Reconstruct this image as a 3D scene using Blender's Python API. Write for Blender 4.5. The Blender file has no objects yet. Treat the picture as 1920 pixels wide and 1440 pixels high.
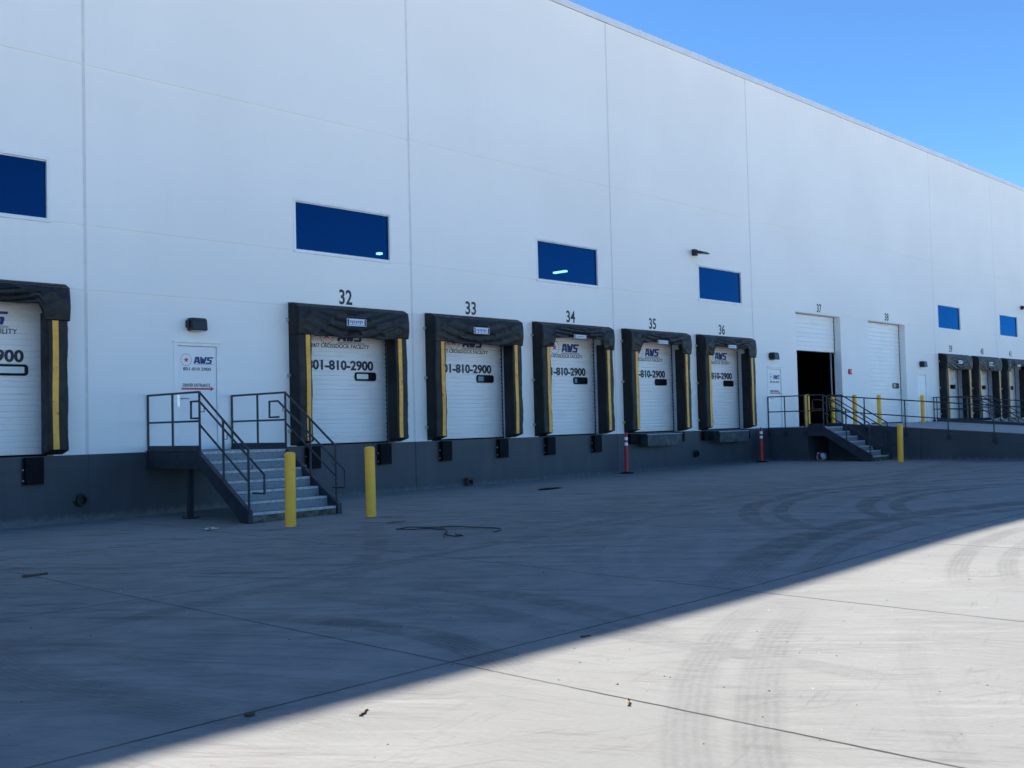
import bpy, bmesh, math, random
from mathutils import Vector, Matrix
random.seed(7)
R = math.radians
sc = bpy.context.scene
COL = sc.collection

# ------------------------------------------------------------------ camera
cam_d = bpy.data.cameras.new('camera'); cam = bpy.data.objects.new('camera', cam_d); COL.objects.link(cam)
cam_d.sensor_width = 36; cam_d.lens = 37.5; cam_d.clip_end = 3000; cam_d.clip_start = .1
m = Matrix(((0.6866395109963118, -0.009989591797157419, -0.7269294257315989),
            (-0.7265711500892624, -0.04369148555165096, -0.6857006766427),
            (-0.024910756646726876, 0.9989951261873184, -0.03725844947487096))).to_4x4()
m.translation = Vector((-8.8152, -18.9859, 1.5841)); cam.matrix_world = m
sc.camera = cam

# ------------------------------------------------------------------ sky, sun, exposure
SUN_AZ = -28.0                     # degrees from +Y towards +X
PROFILE = 13.44 / 14.0             # parapet height over shadow length
SUN_EL = math.degrees(math.atan(PROFILE * math.cos(R(SUN_AZ))))
world = bpy.data.worlds.new('World'); sc.world = world; world.use_nodes = True
wn = world.node_tree; bg = wn.nodes['Background']
sky = wn.nodes.new('ShaderNodeTexSky'); sky.sky_type = 'NISHITA'; sky.sun_disc = False
sky.sun_elevation = R(SUN_EL); sky.sun_rotation = R(SUN_AZ)
sky.air_density = 1.0; sky.dust_density = 0.0; sky.ozone_density = 5.0; sky.altitude = 1400
tint = wn.nodes.new('ShaderNodeMix'); tint.data_type = 'RGBA'; tint.blend_type = 'MULTIPLY'; tint.inputs[0].default_value = 1   # clear dry air: a little less red
tint.inputs[7].default_value = (.54, .765, .91, 1)
wn.links.new(sky.outputs[0], tint.inputs[6]); wn.links.new(tint.outputs[2], bg.inputs[0]); bg.inputs[1].default_value = 0.085
sun_d = bpy.data.lights.new('sun', 'SUN'); sun_d.energy = 5.0; sun_d.angle = R(0.53); sun_d.color = (1, .95, .87)
sun = bpy.data.objects.new('sun', sun_d); COL.objects.link(sun)
sv = Vector((math.sin(R(SUN_AZ)) * math.cos(R(SUN_EL)), math.cos(R(SUN_AZ)) * math.cos(R(SUN_EL)), math.sin(R(SUN_EL))))
sun.rotation_euler = sv.to_track_quat('Z', 'Y').to_euler(); sun.location = sv * 80
sc.view_settings.view_transform = 'Standard'; sc.view_settings.look = 'None'
sc.view_settings.exposure = 1.72; sc.view_settings.gamma = 1

# ------------------------------------------------------------------ helpers
def ss(a, b, x):
    t = min(max((x - a) / (b - a), 0), 1); return t * t * (3 - 2 * t)
def gz(x): return .08 * ss(-1, 6, x)

class MB:
    def __init__(s): s.v = []; s.f = []; s.m = []
    def q(s, pts, mi=0):
        n = len(s.v); s.v += [tuple(p) for p in pts]; s.f.append(tuple(range(n, n + len(pts)))); s.m.append(mi)
    def box(s, x0, x1, y0, y1, z0, z1, mi=0):
        n = len(s.v)
        s.v += [(x0,y0,z0),(x1,y0,z0),(x1,y1,z0),(x0,y1,z0),(x0,y0,z1),(x1,y0,z1),(x1,y1,z1),(x0,y1,z1)]
        for f in ((0,3,2,1),(4,5,6,7),(0,1,5,4),(1,2,6,5),(2,3,7,6),(3,0,4,7)):
            s.f.append(tuple(n + i for i in f)); s.m.append(mi)
        return s
    def prism(s, pts, a, b, axis='y', mi=0):
        """polygon pts in the two other axes, extruded a..b along axis"""
        def P(p, t):
            return {'y': (p[0], t, p[1]), 'x': (t, p[0], p[1]), 'z': (p[0], p[1], t)}[axis]
        n = len(s.v); k = len(pts)
        s.v += [P(p, a) for p in pts] + [P(p, b) for p in pts]
        s.f.append(tuple(n + i for i in range(k))); s.m.append(mi)
        s.f.append(tuple(n + k + i for i in reversed(range(k)))); s.m.append(mi)
        for i in range(k):
            j = (i + 1) % k
            s.f.append((n + i, n + k + i, n + k + j, n + j)); s.m.append(mi)
        return s
    def tube(s, path, r, n=10, mi=0, r2=None, caps=True):
        path = [Vector(p) for p in path]; rings = []; K = len(path)
        up = None
        for i, p in enumerate(path):
            if i == 0: d = path[1] - p
            elif i == K - 1: d = p - path[i - 1]
            else:
                d = (path[i + 1] - p).normalized() + (p - path[i - 1]).normalized()
            d.normalize()
            if up is None: up = Vector((0, 0, 1)) if abs(d.z) < .9 else Vector((0, 1, 0))
            a = up.cross(d)
            if a.length < 1e-4: a = Vector((1, 0, 0)).cross(d)
            a.normalize(); b = d.cross(a).normalized(); up = b
            rr = r
            if r2 is not None: rr = r + (r2 - r) * i / (K - 1)
            if 0 < i < K - 1:
                c = max(.5, math.cos((path[i+1]-p).angle(p-path[i-1]) / 2)); rr = rr / (c ** .5)
            base = len(s.v)
            for j in range(n):
                t = 2 * math.pi * j / n
                s.v.append(tuple(p + a * math.cos(t) * rr + b * math.sin(t) * rr))
            rings.append(base)
        for i in range(K - 1):
            for j in range(n):
                k = (j + 1) % n
                s.f.append((rings[i] + j, rings[i] + k, rings[i+1] + k, rings[i+1] + j)); s.m.append(mi)
        if caps:
            s.f.append(tuple(rings[0] + j for j in reversed(range(n)))); s.m.append(mi)
            s.f.append(tuple(rings[-1] + j for j in range(n))); s.m.append(mi)
        return s
    def lathe(s, prof, cx, cy, n=24, mi=0, z0=0):
        rings = []
        for r, z in prof:
            base = len(s.v)
            for j in range(n):
                t = 2 * math.pi * j / n; s.v.append((cx + r * math.cos(t), cy + r * math.sin(t), z0 + z))
            rings.append(base)
        for i in range(len(prof) - 1):
            for j in range(n):
                k = (j + 1) % n
                s.f.append((rings[i] + j, rings[i] + k, rings[i+1] + k, rings[i+1] + j)); s.m.append(mi)
        s.f.append(tuple(rings[0] + j for j in reversed(range(n)))); s.m.append(mi)
        s.f.append(tuple(rings[-1] + j for j in range(n))); s.m.append(mi)
        return s
    def build(s, name, mats, parent=None, bevel=0, smooth=False, recalc=True):
        me = bpy.data.meshes.new(name); me.from_pydata(s.v, [], s.f)
        if not isinstance(mats, (list, tuple)): mats = [mats]
        for mm in mats: me.materials.append(mm)
        if len(mats) > 1:
            for p, i in zip(me.polygons, s.m): p.material_index = i
        if recalc:
            bm = bmesh.new(); bm.from_mesh(me); bmesh.ops.recalc_face_normals(bm, faces=bm.faces); bm.to_mesh(me); bm.free()
        o = bpy.data.objects.new(name, me); COL.objects.link(o)
        if parent is not None: o.parent = parent
        if smooth:
            for p in me.polygons: p.use_smooth = True
            try: me.set_sharp_from_angle(angle=R(38))
            except Exception: pass
        if bevel:
            b = o.modifiers.new('bevel', 'BEVEL'); b.width = bevel; b.segments = 2; b.limit_method = 'ANGLE'; b.angle_limit = R(40)
        return o

def empty(name, loc=(0, 0, 0), rz=0):
    o = bpy.data.objects.new(name, None); COL.objects.link(o); o.location = loc; o.rotation_euler = (0, 0, rz)
    o.empty_display_size = .3; return o
def tag(o, label=None, cat=None, group=None, kind=None):
    if label: o['label'] = label
    if cat: o['category'] = cat
    if group: o['group'] = group
    if kind: o['kind'] = kind
    return o
def copy_tree(o, parent=None):
    c = o.copy(); COL.objects.link(c); c.parent = parent
    for ch in list(o.children): copy_tree(ch, c)
    return c

# ------------------------------------------------------------------ materials
class NT:
    def __init__(s, name):
        s.mat = bpy.data.materials.new(name); s.mat.use_nodes = True; s.t = s.mat.node_tree
        s.b = s.t.nodes['Principled BSDF']; s.out = s.t.nodes['Material Output']
        s.tc = s.t.nodes.new('ShaderNodeTexCoord')
        g = s.t.nodes.new('ShaderNodeNewGeometry'); s.geo = g
        s.P = g.outputs['Position']
    def n(s, typ, **kw):
        x = s.t.nodes.new(typ)
        for k, v in kw.items(): setattr(x, k, v)
        return x
    def set(s, inp, v):
        if hasattr(v, 'default_value') or hasattr(v, 'is_output'): s.t.links.new(v, inp)
        else:
            if isinstance(v, (tuple, list)) and len(v) == 3 and len(inp.default_value) == 4: v = (*v, 1)
            inp.default_value = v
    def math(s, op, a, b=None, c=None, clamp=False):
        x = s.n('ShaderNodeMath', operation=op); x.use_clamp = clamp
        s.set(x.inputs[0], a)
        if b is not None: s.set(x.inputs[1], b)
        if c is not None: s.set(x.inputs[2], c)
        return x.outputs[0]
    def vmath(s, op, a, b=None):
        x = s.n('ShaderNodeVectorMath', operation=op); s.set(x.inputs[0], a)
        if b is not None: s.set(x.inputs[1], b)
        return x.outputs['Value'] if op in ('LENGTH', 'DISTANCE', 'DOT_PRODUCT') else x.outputs[0]
    def noise(s, vec, scale, detail=4, rough=.55, dist=0):
        x = s.n('ShaderNodeTexNoise'); s.set(x.inputs['Vector'], vec)
        x.inputs['Scale'].default_value = scale; x.inputs['Detail'].default_value = detail
        x.inputs['Roughness'].default_value = rough; x.inputs['Distortion'].default_value = dist
        return x.outputs['Fac']
    def stretch(s, vec, sx, sy, sz, rz=0):
        if rz:
            q = s.n('ShaderNodeMapping'); s.set(q.inputs['Vector'], vec); q.inputs['Rotation'].default_value = (0, 0, rz); vec = q.outputs[0]
        x = s.n('ShaderNodeMapping'); s.set(x.inputs['Vector'], vec)
        x.inputs['Scale'].default_value = (sx, sy, sz)
        return x.outputs[0]
    def ramp(s, f, a, b, lo=0.0, hi=1.0):
        x = s.n('ShaderNodeMapRange'); x.interpolation_type = 'SMOOTHSTEP'
        s.set(x.inputs[0], f); x.inputs[1].default_value = a; x.inputs[2].default_value = b
        x.inputs[3].default_value = lo; x.inputs[4].default_value = hi
        return x.outputs[0]
    def mix(s, f, a, b, mode='MIX'):
        x = s.n('ShaderNodeMix', data_type='RGBA', blend_type=mode)
        s.set(x.inputs[0], f); s.set(x.inputs[6], a); s.set(x.inputs[7], b)
        return x.outputs[2]
    def bump(s, h, strength=.3, dist=.01):
        x = s.n('ShaderNodeBump'); x.inputs['Strength'].default_value = strength; x.inputs['Distance'].default_value = dist
        s.set(x.inputs['Height'], h); s.t.links.new(x.outputs[0], s.b.inputs['Normal'])

def simple(name, col, rough=.5, metal=0, var=.12, vscale=4, bump=0, bscale=60, spec=.5, dirt=None):
    N = NT(name)
    f = N.noise(N.P, vscale, 5, .6)
    lo = tuple(c * (1 - var) for c in col); hi = tuple(min(1, c * (1 + var)) for c in col)
    c = N.mix(N.ramp(f, .3, .7), lo, hi)
    if dirt:
        g = N.noise(N.P, dirt[1], 6, .65)
        c = N.mix(N.ramp(g, dirt[2], dirt[3]), c, dirt[0])
    N.set(N.b.inputs['Base Color'], c)
    N.b.inputs['Metallic'].default_value = metal
    N.set(N.b.inputs['Roughness'], N.ramp(N.noise(N.P, vscale * 3, 3), .3, .7, max(0, rough - .08), min(1, rough + .08)))
    N.b.inputs['Specular IOR Level'].default_value = spec
    if bump: N.bump(N.noise(N.P, bscale, 4), bump, .004)
    return N.mat

M = {}
# painted tilt-up concrete
def wall_mat(name, col, streak, amt):
    N = NT(name)
    big = N.noise(N.P, .22, 3, .5); mid = N.noise(N.P, 1.7, 5, .6)
    st = N.noise(N.stretch(N.P, 5, 5, .28), 1.0, 5, .6)
    c = N.mix(N.ramp(big, .35, .65), col, tuple(x * .95 for x in col))
    c = N.mix(N.ramp(mid, .45, .75, 0, .5), c, tuple(x * .97 for x in col))
    c = N.mix(N.ramp(st, .56, .82, 0, amt), c, streak)
    N.set(N.b.inputs['Base Color'], c); N.b.inputs['Roughness'].default_value = .62
    N.b.inputs['Specular IOR Level'].default_value = .35
    N.bump(N.math('ADD', N.math('MULTIPLY', N.noise(N.P, 90, 3), .35), N.math('MULTIPLY', N.noise(N.P, 1.1, 4), 3.0)), .25, .004)
    return N.mat
M['wall'] = wall_mat('painted_white_concrete', (.94, .90, .83), (.84, .80, .74), .4)
# painted dark band with scuffs low down
def band_mat():
    N = NT('painted_dark_concrete'); col = (.040, .046, .056)
    st = N.noise(N.stretch(N.P, 2.2, 1, .6), 1.0, 6, .65)
    sp = N.noise(N.P, 7, 6, .7)
    sep = N.n('ShaderNodeSeparateXYZ'); N.set(sep.inputs[0], N.P)
    low = N.ramp(N.math('ADD', sep.outputs[2], N.math('MULTIPLY', sp, -.35)), .02, -.16)
    c = N.mix(N.ramp(st, .4, .75), col, (.055, .062, .074))
    c = N.mix(N.ramp(sp, .62, .75, 0, .35), c, (.10, .105, .11))
    c = N.mix(N.math('MULTIPLY', low, .7), c, (.17, .165, .155))
    N.set(N.b.inputs['Base Color'], c); N.b.inputs['Roughness'].default_value = .5
    N.bump(N.noise(N.P, 70, 4), .25, .004)
    return N.mat
M['band'] = band_mat()
M['caulk'] = simple('joint_sealant', (.74, .71, .67), .7, 0, .06, 3)
M['cap'] = simple('parapet_cap_metal', (.72, .73, .74), .45, 0, .05, 1.2)
M['frame'] = simple('window_frame_paint', (.86, .84, .80), .4, 0, .05, 3)
M['panel'] = None
def door_mat():
    N = NT('white_steel_door'); col = (.86, .83, .79)
    st = N.noise(N.stretch(N.P, 1.2, 1, 6), 1.3, 6, .6); b = N.noise(N.P, .9, 3)
    c = N.mix(N.ramp(st, .48, .8, 0, .6), col, (.70, .68, .64)); c = N.mix(N.ramp(b, .5, .75, 0, .5), c, (.76, .73, .69))
    N.set(N.b.inputs['Base Color'], c); N.b.inputs['Roughness'].default_value = .38
    N.bump(N.noise(N.P, 40, 3), .12, .003)
    return N.mat
M['panel'] = door_mat()
M['jamb'] = simple('painted_jamb_steel', (.66, .68, .72), .5, 0, .1, 2)
M['vinyl'] = simple('black_vinyl', (.0095, .009, .0088), .5, 0, .35, 2.5, .3, 14, .35, ((.026, .025, .024), 3.2, .58, .8))
M['rubber'] = simple('black_rubber', (.007, .007, .008), .75, 0, .3, 6, .4, 40, .15)
M['yellow_vinyl'] = simple('yellow_guide_vinyl', (.96, .43, .06), .5, 0, .14, 5, .2, 30, .4, ((.16, .11, .03), 7, .60, .74))
M['yellow'] = simple('yellow_sleeve_plastic', (1.0, .47, .03), .42, 0, .06, 3, .05, 20, .5, ((.60, .29, .04), 7, .60, .80))
M['rail'] = simple('dark_rail_paint', (.018, .022, .032), .45, 0, .25, 6, .1, 80)
M['stringer'] = simple('dark_stringer_paint', (.022, .026, .036), .5, 0, .25, 3, .15, 40, .5, ((.05, .053, .06), 4, .62, .8))
M['black'] = simple('black_lettering', (.012, .013, .017), .5, 0, .1, 6)
M['navy'] = simple('navy_lettering', (.012, .02, .16), .5, 0, .1, 6)
M['red'] = simple('red_lettering', (.72, .02, .04), .5, 0, .1, 6)
M['signred'] = simple('red_arrow_vinyl', (.52, .06, .07), .5, 0, .08, 6)
M['grey_text'] = simple('grey_small_lettering', (.22, .23, .26), .5, 0, .1, 6)
M['post_red'] = simple('red_delineator_plastic', (.55, .03, .024), .5, 0, .15, 8, 0, 20, .5, ((.22, .02, .018), 9, .6, .8))
M['reflector'] = simple('white_reflective_band', (.85, .86, .87), .3, 0, .05, 9)
M['galv'] = simple('galvanised_steel', (.50, .51, .52), .35, .8, .15, 18)
M['plate'] = simple('silver_plate', (.75, .76, .77), .3, .5, .1, 12)
M['housing'] = simple('black_lamp_housing', (.010, .010, .011), .4, 0, .2, 10)
M['lens'] = simple('lamp_glass_lens', (.30, .30, .29), .2, 0, .1, 20)
M['steel_lip'] = simple('worn_leveler_steel', (.050, .055, .060), .55, .3, .3, 4, .4, 30, .5, ((.13, .125, .115), 3.5, .5, .72))
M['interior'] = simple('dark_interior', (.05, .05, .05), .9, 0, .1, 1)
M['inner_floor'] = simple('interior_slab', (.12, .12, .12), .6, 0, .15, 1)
M['badge'] = simple('badge_silver_vinyl', (.68, .70, .74), .35, 0, .12, 30, 0, 20, .5)
M['badge_blue'] = simple('badge_blue_print', (.08, .14, .34), .4, 0, .3, 50)
M['wood'] = simple('weathered_wood', (.16, .105, .055), .8, 0, .3, 14, .4, 60)
M['brown'] = simple('rusty_brown', (.10, .055, .03), .85, 0, .4, 20, .4, 60)
M['paper'] = simple('crumpled_paper', (.55, .48, .42), .8, 0, .25, 18)
M['bag_white'] = simple('white_plastic_film', (.62, .64, .68), .35, 0, .15, 14)
M['bag_red'] = simple('red_print_film', (.20, .03, .04), .4, 0, .2, 14)
M['bag_dark'] = simple('dark_print_film', (.05, .06, .09), .4, 0, .2, 14)
M['cable'] = simple('black_cable_rubber', (.010, .010, .012), .6, 0, .2, 10)
M['pebble'] = simple('ground_grit', (.10, .095, .085), .9, 0, .6, 40)
M['chip'] = simple('pale_ground_chips', (.62, .61, .58), .9, 0, .2, 40)

def glass_mat():
    N = NT('tinted_window_glass')
    tr = N.n('ShaderNodeBsdfTransparent'); tr.inputs[0].default_value = (.10, .17, .24, 1)
    gl = N.n('ShaderNodeBsdfGlossy'); gl.inputs['Color'].default_value = (.05, .36, .95, 1); gl.inputs['Roughness'].default_value = .0
    fr = N.n('ShaderNodeFresnel'); fr.inputs[0].default_value = 1.75
    b = N.n('ShaderNodeBump'); b.inputs['Strength'].default_value = .05; b.inputs['Distance'].default_value = .05
    N.set(b.inputs['Height'], N.noise(N.P, .8, 1)); N.t.links.new(b.outputs[0], gl.inputs['Normal'])
    mx = N.n('ShaderNodeMixShader'); N.t.links.new(fr.outputs[0], mx.inputs[0])
    N.t.links.new(tr.outputs[0], mx.inputs[1]); N.t.links.new(gl.outputs[0], mx.inputs[2])
    N.t.links.new(mx.outputs[0], N.out.inputs[0]); return N.mat
M['glass'] = glass_mat()
def small_glass(name, col, rough=.15):
    N = NT(name); N.b.inputs['Base Color'].default_value = (*col, 1); N.b.inputs['Roughness'].default_value = rough
    N.b.inputs['Specular IOR Level'].default_value = .6
    return N.mat
M['dark_glass'] = small_glass('dark_door_glass', (.010, .012, .014))
M['paper_blind'] = small_glass('white_window_cover', (.72, .74, .70), .5)
M['blue_blind'] = small_glass('blue_lit_window_cover', (.10, .25, .36), .4)
def emit(name, col, s):
    N = NT(name); e = N.n('ShaderNodeEmission'); e.inputs[0].default_value = (*col, 1); e.inputs[1].default_value = s
    N.t.links.new(e.outputs[0], N.out.inputs[0]); return N.mat
M['tube_light'] = emit('lit_ceiling_light', (.75, 1, 1), 2.2)

def tread_mat():
    N = NT('speckled_concrete_tread')
    sp = N.noise(N.P, 130, 3, .7); bl = N.noise(N.P, 9, 5, .65)
    c = N.mix(N.ramp(sp, .35, .68), (.10, .115, .125), (.40, .42, .43))
    c = N.mix(N.ramp(bl, .5, .75, 0, .6), c, (.16, .17, .18))
    N.set(N.b.inputs['Base Color'], c); N.b.inputs['Roughness'].default_value = .75
    N.bump(sp, .6, .004); return N.mat
M['tread'] = tread_mat()
M['stained_tread'] = simple('brown_stained_step', (.11, .09, .06), .85, 0, .4, 8, .5, 50, .3, ((.22, .21, .19), 5, .5, .7))
M['nosing'] = simple('worn_step_nosing', (.46, .47, .47), .7, 0, .25, 20, .4, 70)

# yard concrete: joints, tyre marks, scuffs
ARCS = [ # cx, cy, R, half width, strength(-dark,+light), mx, my, reach
 (11.0,-18.2, 9.55,.20,-.95, 10.5,-8.6,8.5), (11.0,-18.2, 9.05,.15,-.8, 8.5,-9.4,6.5),
 (11.0,-17.33,6.95,.19,-1, 10.0,-10.4,6.5), (11.0,-17.33,6.45,.16,-.95, 9.6,-10.9,5.5),
 (5.33,-24.33,12.10,.36,-1, 6.5,-12.3,8), (5.33,-24.33,11.45,.18,-.8, 6.0,-12.9,6.5),
 (5.28,-24.28,10.0,.14,-.36, 3.6,-14.5,3.2), (5.28,-24.28,9.55,.12,-.3, 3.7,-14.9,3.2),
 (5.28,-24.28,8.35,.14,-.2, 3.9,-16.1,3.2),
 (7.6,-20.05,11.03,.12,.7, 1.6,-10.9,3.6), (7.6,-20.05,10.75,.08,.6, 1.6,-11.1,3.2), (7.6,-20.05,9.9,.14,.6, 2.3,-11.5,3.0),
 (2.3,-25.5,11.67,.17,-.28,-3.3,-15.3,3.2), (4.47,-30.03,16.3,.17,-.28,-3.3,-15.7,3.4), (4.47,-30.03,15.4,.12,-.12,-3.0,-16.6,3.0),
 (-.3,-11.74,5.6,.32,-.4,-5.7,-12.3,2.8), (-.3,-11.74,4.9,.22,-.25,-5.0,-12.6,2.4),
 (-5.98,-11.99,4.34,.24,-.6,-1.8,-12.4,2.4), (-5.98,-11.99,3.7,.18,-.45,-2.4,-12.0,2.0),
 (-6.66,-12.54,3.31,.22,-.75,-3.4,-12.7,1.9),
 (-1.77,-5.11,1.9,.10,-.6,-3.3,-4.7,2.4), (-1.77,-5.11,2.3,.10,-.5,-3.6,-4.7,2.2),
 (9,-60,51.5,.18,-.4, 0,-9.5,9), (14,-70,62.2,.2,-.4, 14,-7.6,12), (20,-60,53,.22,-.4, 20,-7,12), (30,-50,44,.25,-.35,18,-7.6,10),
 (-30,-14,27.5,.18,-.35,-2.6,-13.0,4), (-20,10,27,.2,-.35, 0,-8.2,5),
]
def ground_mat():
    N = NT('yard_concrete'); P = N.P
    sep = N.n('ShaderNodeSeparateXYZ'); N.set(sep.inputs[0], P); X, Y = sep.outputs[0], sep.outputs[1]
    com = N.n('ShaderNodeCombineXYZ'); N.set(com.inputs[0], X); N.set(com.inputs[1], Y); P2 = com.outputs[0]
    wob = N.noise(P2, .9, 3); fine = N.noise(P2, 26, 5, .65); mid = N.noise(P2, 2.3, 6, .62); big = N.noise(P2, .27, 4, .55)
    base = (.335, .335, .325)
    c = N.mix(N.ramp(big, .32, .68), (.315, .313, .302), (.365, .363, .352))
    c = N.mix(N.ramp(mid, .35, .72, 0, .55), c, (.29, .288, .28))
    # broom finish, then drag scuffs in several directions, each in its own patches
    def scuff(c, ang, along, across, pscale, p0, p1, s0, s1, amt, col, seed):
        v0 = N.vmath('ADD', P2, (seed * 7.3, seed * 3.1, 0))
        f = N.noise(N.stretch(v0, along, across, 1, R(ang)), 1.0, 6, .66, .25)
        p = N.ramp(N.noise(N.stretch(v0, 1, 2.0, 1, R(ang)), pscale, 4, .6), p0, p1)
        return N.mix(N.math('MULTIPLY', N.ramp(f, s0, s1, 0, amt), p), c, col)
    br = N.noise(N.stretch(P2, 1.3, 34, 1, R(88)), 1.0, 5, .62)
    c = N.mix(N.ramp(br, .50, .70, 0, .34), c, (.235, .233, .226))
    c = scuff(c, 46, .9, 17, .45, .47, .60, .52, .64, .40, (.19, .167, .16), 1)
    c = scuff(c, 60, 1.4, 24, .8, .50, .60, .50, .62, .40, (.18, .148, .143), 2)
    c = scuff(c, 24, 1.1, 20, .6, .48, .60, .53, .64, .34, (.18, .157, .15), 3)
    c = scuff(c, 80, 1.2, 26, .5, .48, .62, .51, .62, .36, (.19, .17, .165), 4)
    c = scuff(c, -15, 1.6, 22, .9, .52, .62, .53, .64, .36, (.19, .167, .16), 5)
    c = scuff(c, 52, .7, 9, .35, .44, .58, .50, .66, .5, (.43, .427, .415), 6)
    cd = scuff(c, 62, .5, 7, .5, .42, .56, .48, .62, .6, (.15, .148, .146), 9)
    cd = scuff(cd, 40, .5, 12, .6, .44, .56, .50, .62, .55, (.43, .43, .42), 10)
    c = N.mix(N.ramp(Y, -14.5, -12.0), c, cd)
    # grimy traffic zone in front of the docks
    tz = N.math('MULTIPLY', N.ramp(Y, -14.5, -9.0), N.ramp(Y, -1.0, -3.2))
    c = N.mix(N.math('MULTIPLY', tz, N.ramp(big, .38, .6, .05, .55)), c, (.21, .208, .205))
    sm = N.noise(N.stretch(P2, .45, 2.6, 1, R(50)), 1.3, 7, .7, .3)
    c = N.mix(N.math('MULTIPLY', N.math('MULTIPLY', N.ramp(sm, .52, .62), tz), .62), c, (.085, .084, .083))
    sm2 = N.noise(N.stretch(N.vmath('ADD', P2, (31, 9, 0)), .9, 4.5, 1, R(66)), 1.1, 7, .72, .3)
    c = N.mix(N.math('MULTIPLY', N.math('MULTIPLY', N.ramp(sm2, .54, .62), N.ramp(Y, -9.5, -5)), .7), c, (.075, .074, .073))
    # pale, less travelled apron along the building, broken up by scuffs
    ap = N.math('MULTIPLY', N.ramp(N.math('ADD', Y, N.math('MULTIPLY', N.noise(P2, .8, 5, .6), 4.0)), -6.0, -1.5), N.ramp(mid, .25, .6, .45, 1))
    c = N.mix(N.math('MULTIPLY', ap, .55), c, (.52, .515, .50))
    c0 = c; c1 = scuff(c, 58, .8, 9, .9, .46, .56, .52, .60, .8, (.10, .098, .096), 8)
    c = N.mix(N.ramp(Y, -9, -5), c0, c1)
    # tyre marks
    dark = None; light = None
    for cx, cy, rr, w, st, mx, my, L in ARCS:
        d = N.vmath('DISTANCE', P2, (cx, cy, 0)); d = N.math('SUBTRACT', d, rr)
        d = N.math('ADD', d, N.math('MULTIPLY', N.math('SUBTRACT', wob, .5), .05))
        a = N.math('ABSOLUTE', d)
        k = N.ramp(a, w, w * .55)
        rib = N.math('MULTIPLY_ADD', N.math('SINE', N.math('MULTIPLY', d, 120)), .22, .78)
        k = N.math('MULTIPLY', k, rib)
        k = N.math('MULTIPLY', k, N.ramp(N.vmath('DISTANCE', P2, (mx, my, 0)), L, L * .45))
        k = N.math('MULTIPLY', k, abs(st))
        if st < 0: dark = k if dark is None else N.math('MAXIMUM', dark, k)
        else: light = k if light is None else N.math('MAXIMUM', light, k)
    brk = N.math('MULTIPLY', N.ramp(mid, .34, .56, .5, 1), N.ramp(N.noise(P2, 13, 4, .7), .36, .58, .6, 1))
    c = N.mix(N.math('MULTIPLY', N.math('MULTIPLY', dark, brk), 1.0), c, (.06, .059, .058))
    c = N.mix(N.math('MULTIPLY', light, .4), c, (.42, .42, .415))
    # stains and spots
    v = N.n('ShaderNodeTexVoronoi', feature='F1'); N.set(v.inputs['Vector'], P2); v.inputs['Scale'].default_value = 1.9
    spot = N.ramp(v.outputs['Distance'], .055, .02)
    c = N.mix(N.math('MULTIPLY', spot, N.ramp(N.noise(P2, 1.4, 2), .5, .6, 0, .7)), c, (.11, .108, .105))
    v2 = N.n('ShaderNodeTexVoronoi', feature='F1'); N.set(v2.inputs['Vector'], P2); v2.inputs['Scale'].default_value = 9
    c = N.mix(N.math('MULTIPLY', N.ramp(v2.outputs['Distance'], .12, .05), N.ramp(N.noise(P2, 3, 2), .52, .62, 0, .6)), c, (.15, .147, .14))
    c = N.mix(N.ramp(fine, .3, .75, 0, .25), c, (.24, .24, .235))
    # control joints
    jw = N.math('MULTIPLY', N.math('SUBTRACT', N.noise(P2, 5, 3), .5), .02)
    def line(e, w):
        return N.ramp(N.math('ABSOLUTE', N.math('ADD', e, jw)), w, w * .4)
    J = None
    for x0, sl in ((-7.7, .02), (-3.8, .02), (-.02, .045), (3.85, .03), (7.7, 0), (11.55, 0), (15.4, 0), (19.2, 0), (23.1, 0), (-11.6, 0)):
        e = N.math('SUBTRACT', X, N.math('MULTIPLY_ADD', Y, sl, x0 + sl * 9.2))
        k = line(e, .016); J = k if J is None else N.math('MAXIMUM', J, k)
    for y0, sl in ((-13.68, .008), (-9.25, .02), (-4.7, 0), (-18.2, 0), (-22.7, 0)):
        e = N.math('SUBTRACT', Y, N.math('MULTIPLY_ADD', X, sl, y0))
        J = N.math('MAXIMUM', J, line(e, .018))
    near = N.ramp(N.noise(P2, .8, 3), .3, .6, .6, 1)
    c = N.mix(N.math('MULTIPLY', J, near), c, (.055, .053, .05))
    c = N.mix(1.0, c, (.60, .595, .572), 'MULTIPLY')
    # paler ground added behind the camera, unseen, to bounce light onto the wall
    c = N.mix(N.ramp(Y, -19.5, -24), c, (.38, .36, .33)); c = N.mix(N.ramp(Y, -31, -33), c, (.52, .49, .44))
    N.set(N.b.inputs['Base Color'], c)
    N.set(N.b.inputs['Roughness'], N.ramp(mid, .3, .7, .62, .82)); N.b.inputs['Specular IOR Level'].default_value = .35
    h = N.math('ADD', N.math('MULTIPLY', br, .5), N.math('MULTIPLY', fine, .8))
    h = N.math('SUBTRACT', h, N.math('MULTIPLY', J, 2.5))
    N.bump(h, .4, .004)
    return N.mat
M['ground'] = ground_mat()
M['ramp'] = simple('ramp_concrete', (.30, .30, .295), .75, 0, .14, 1.5, .3, 30, .35, ((.17, .17, .168), 1.1, .52, .72))

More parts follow.
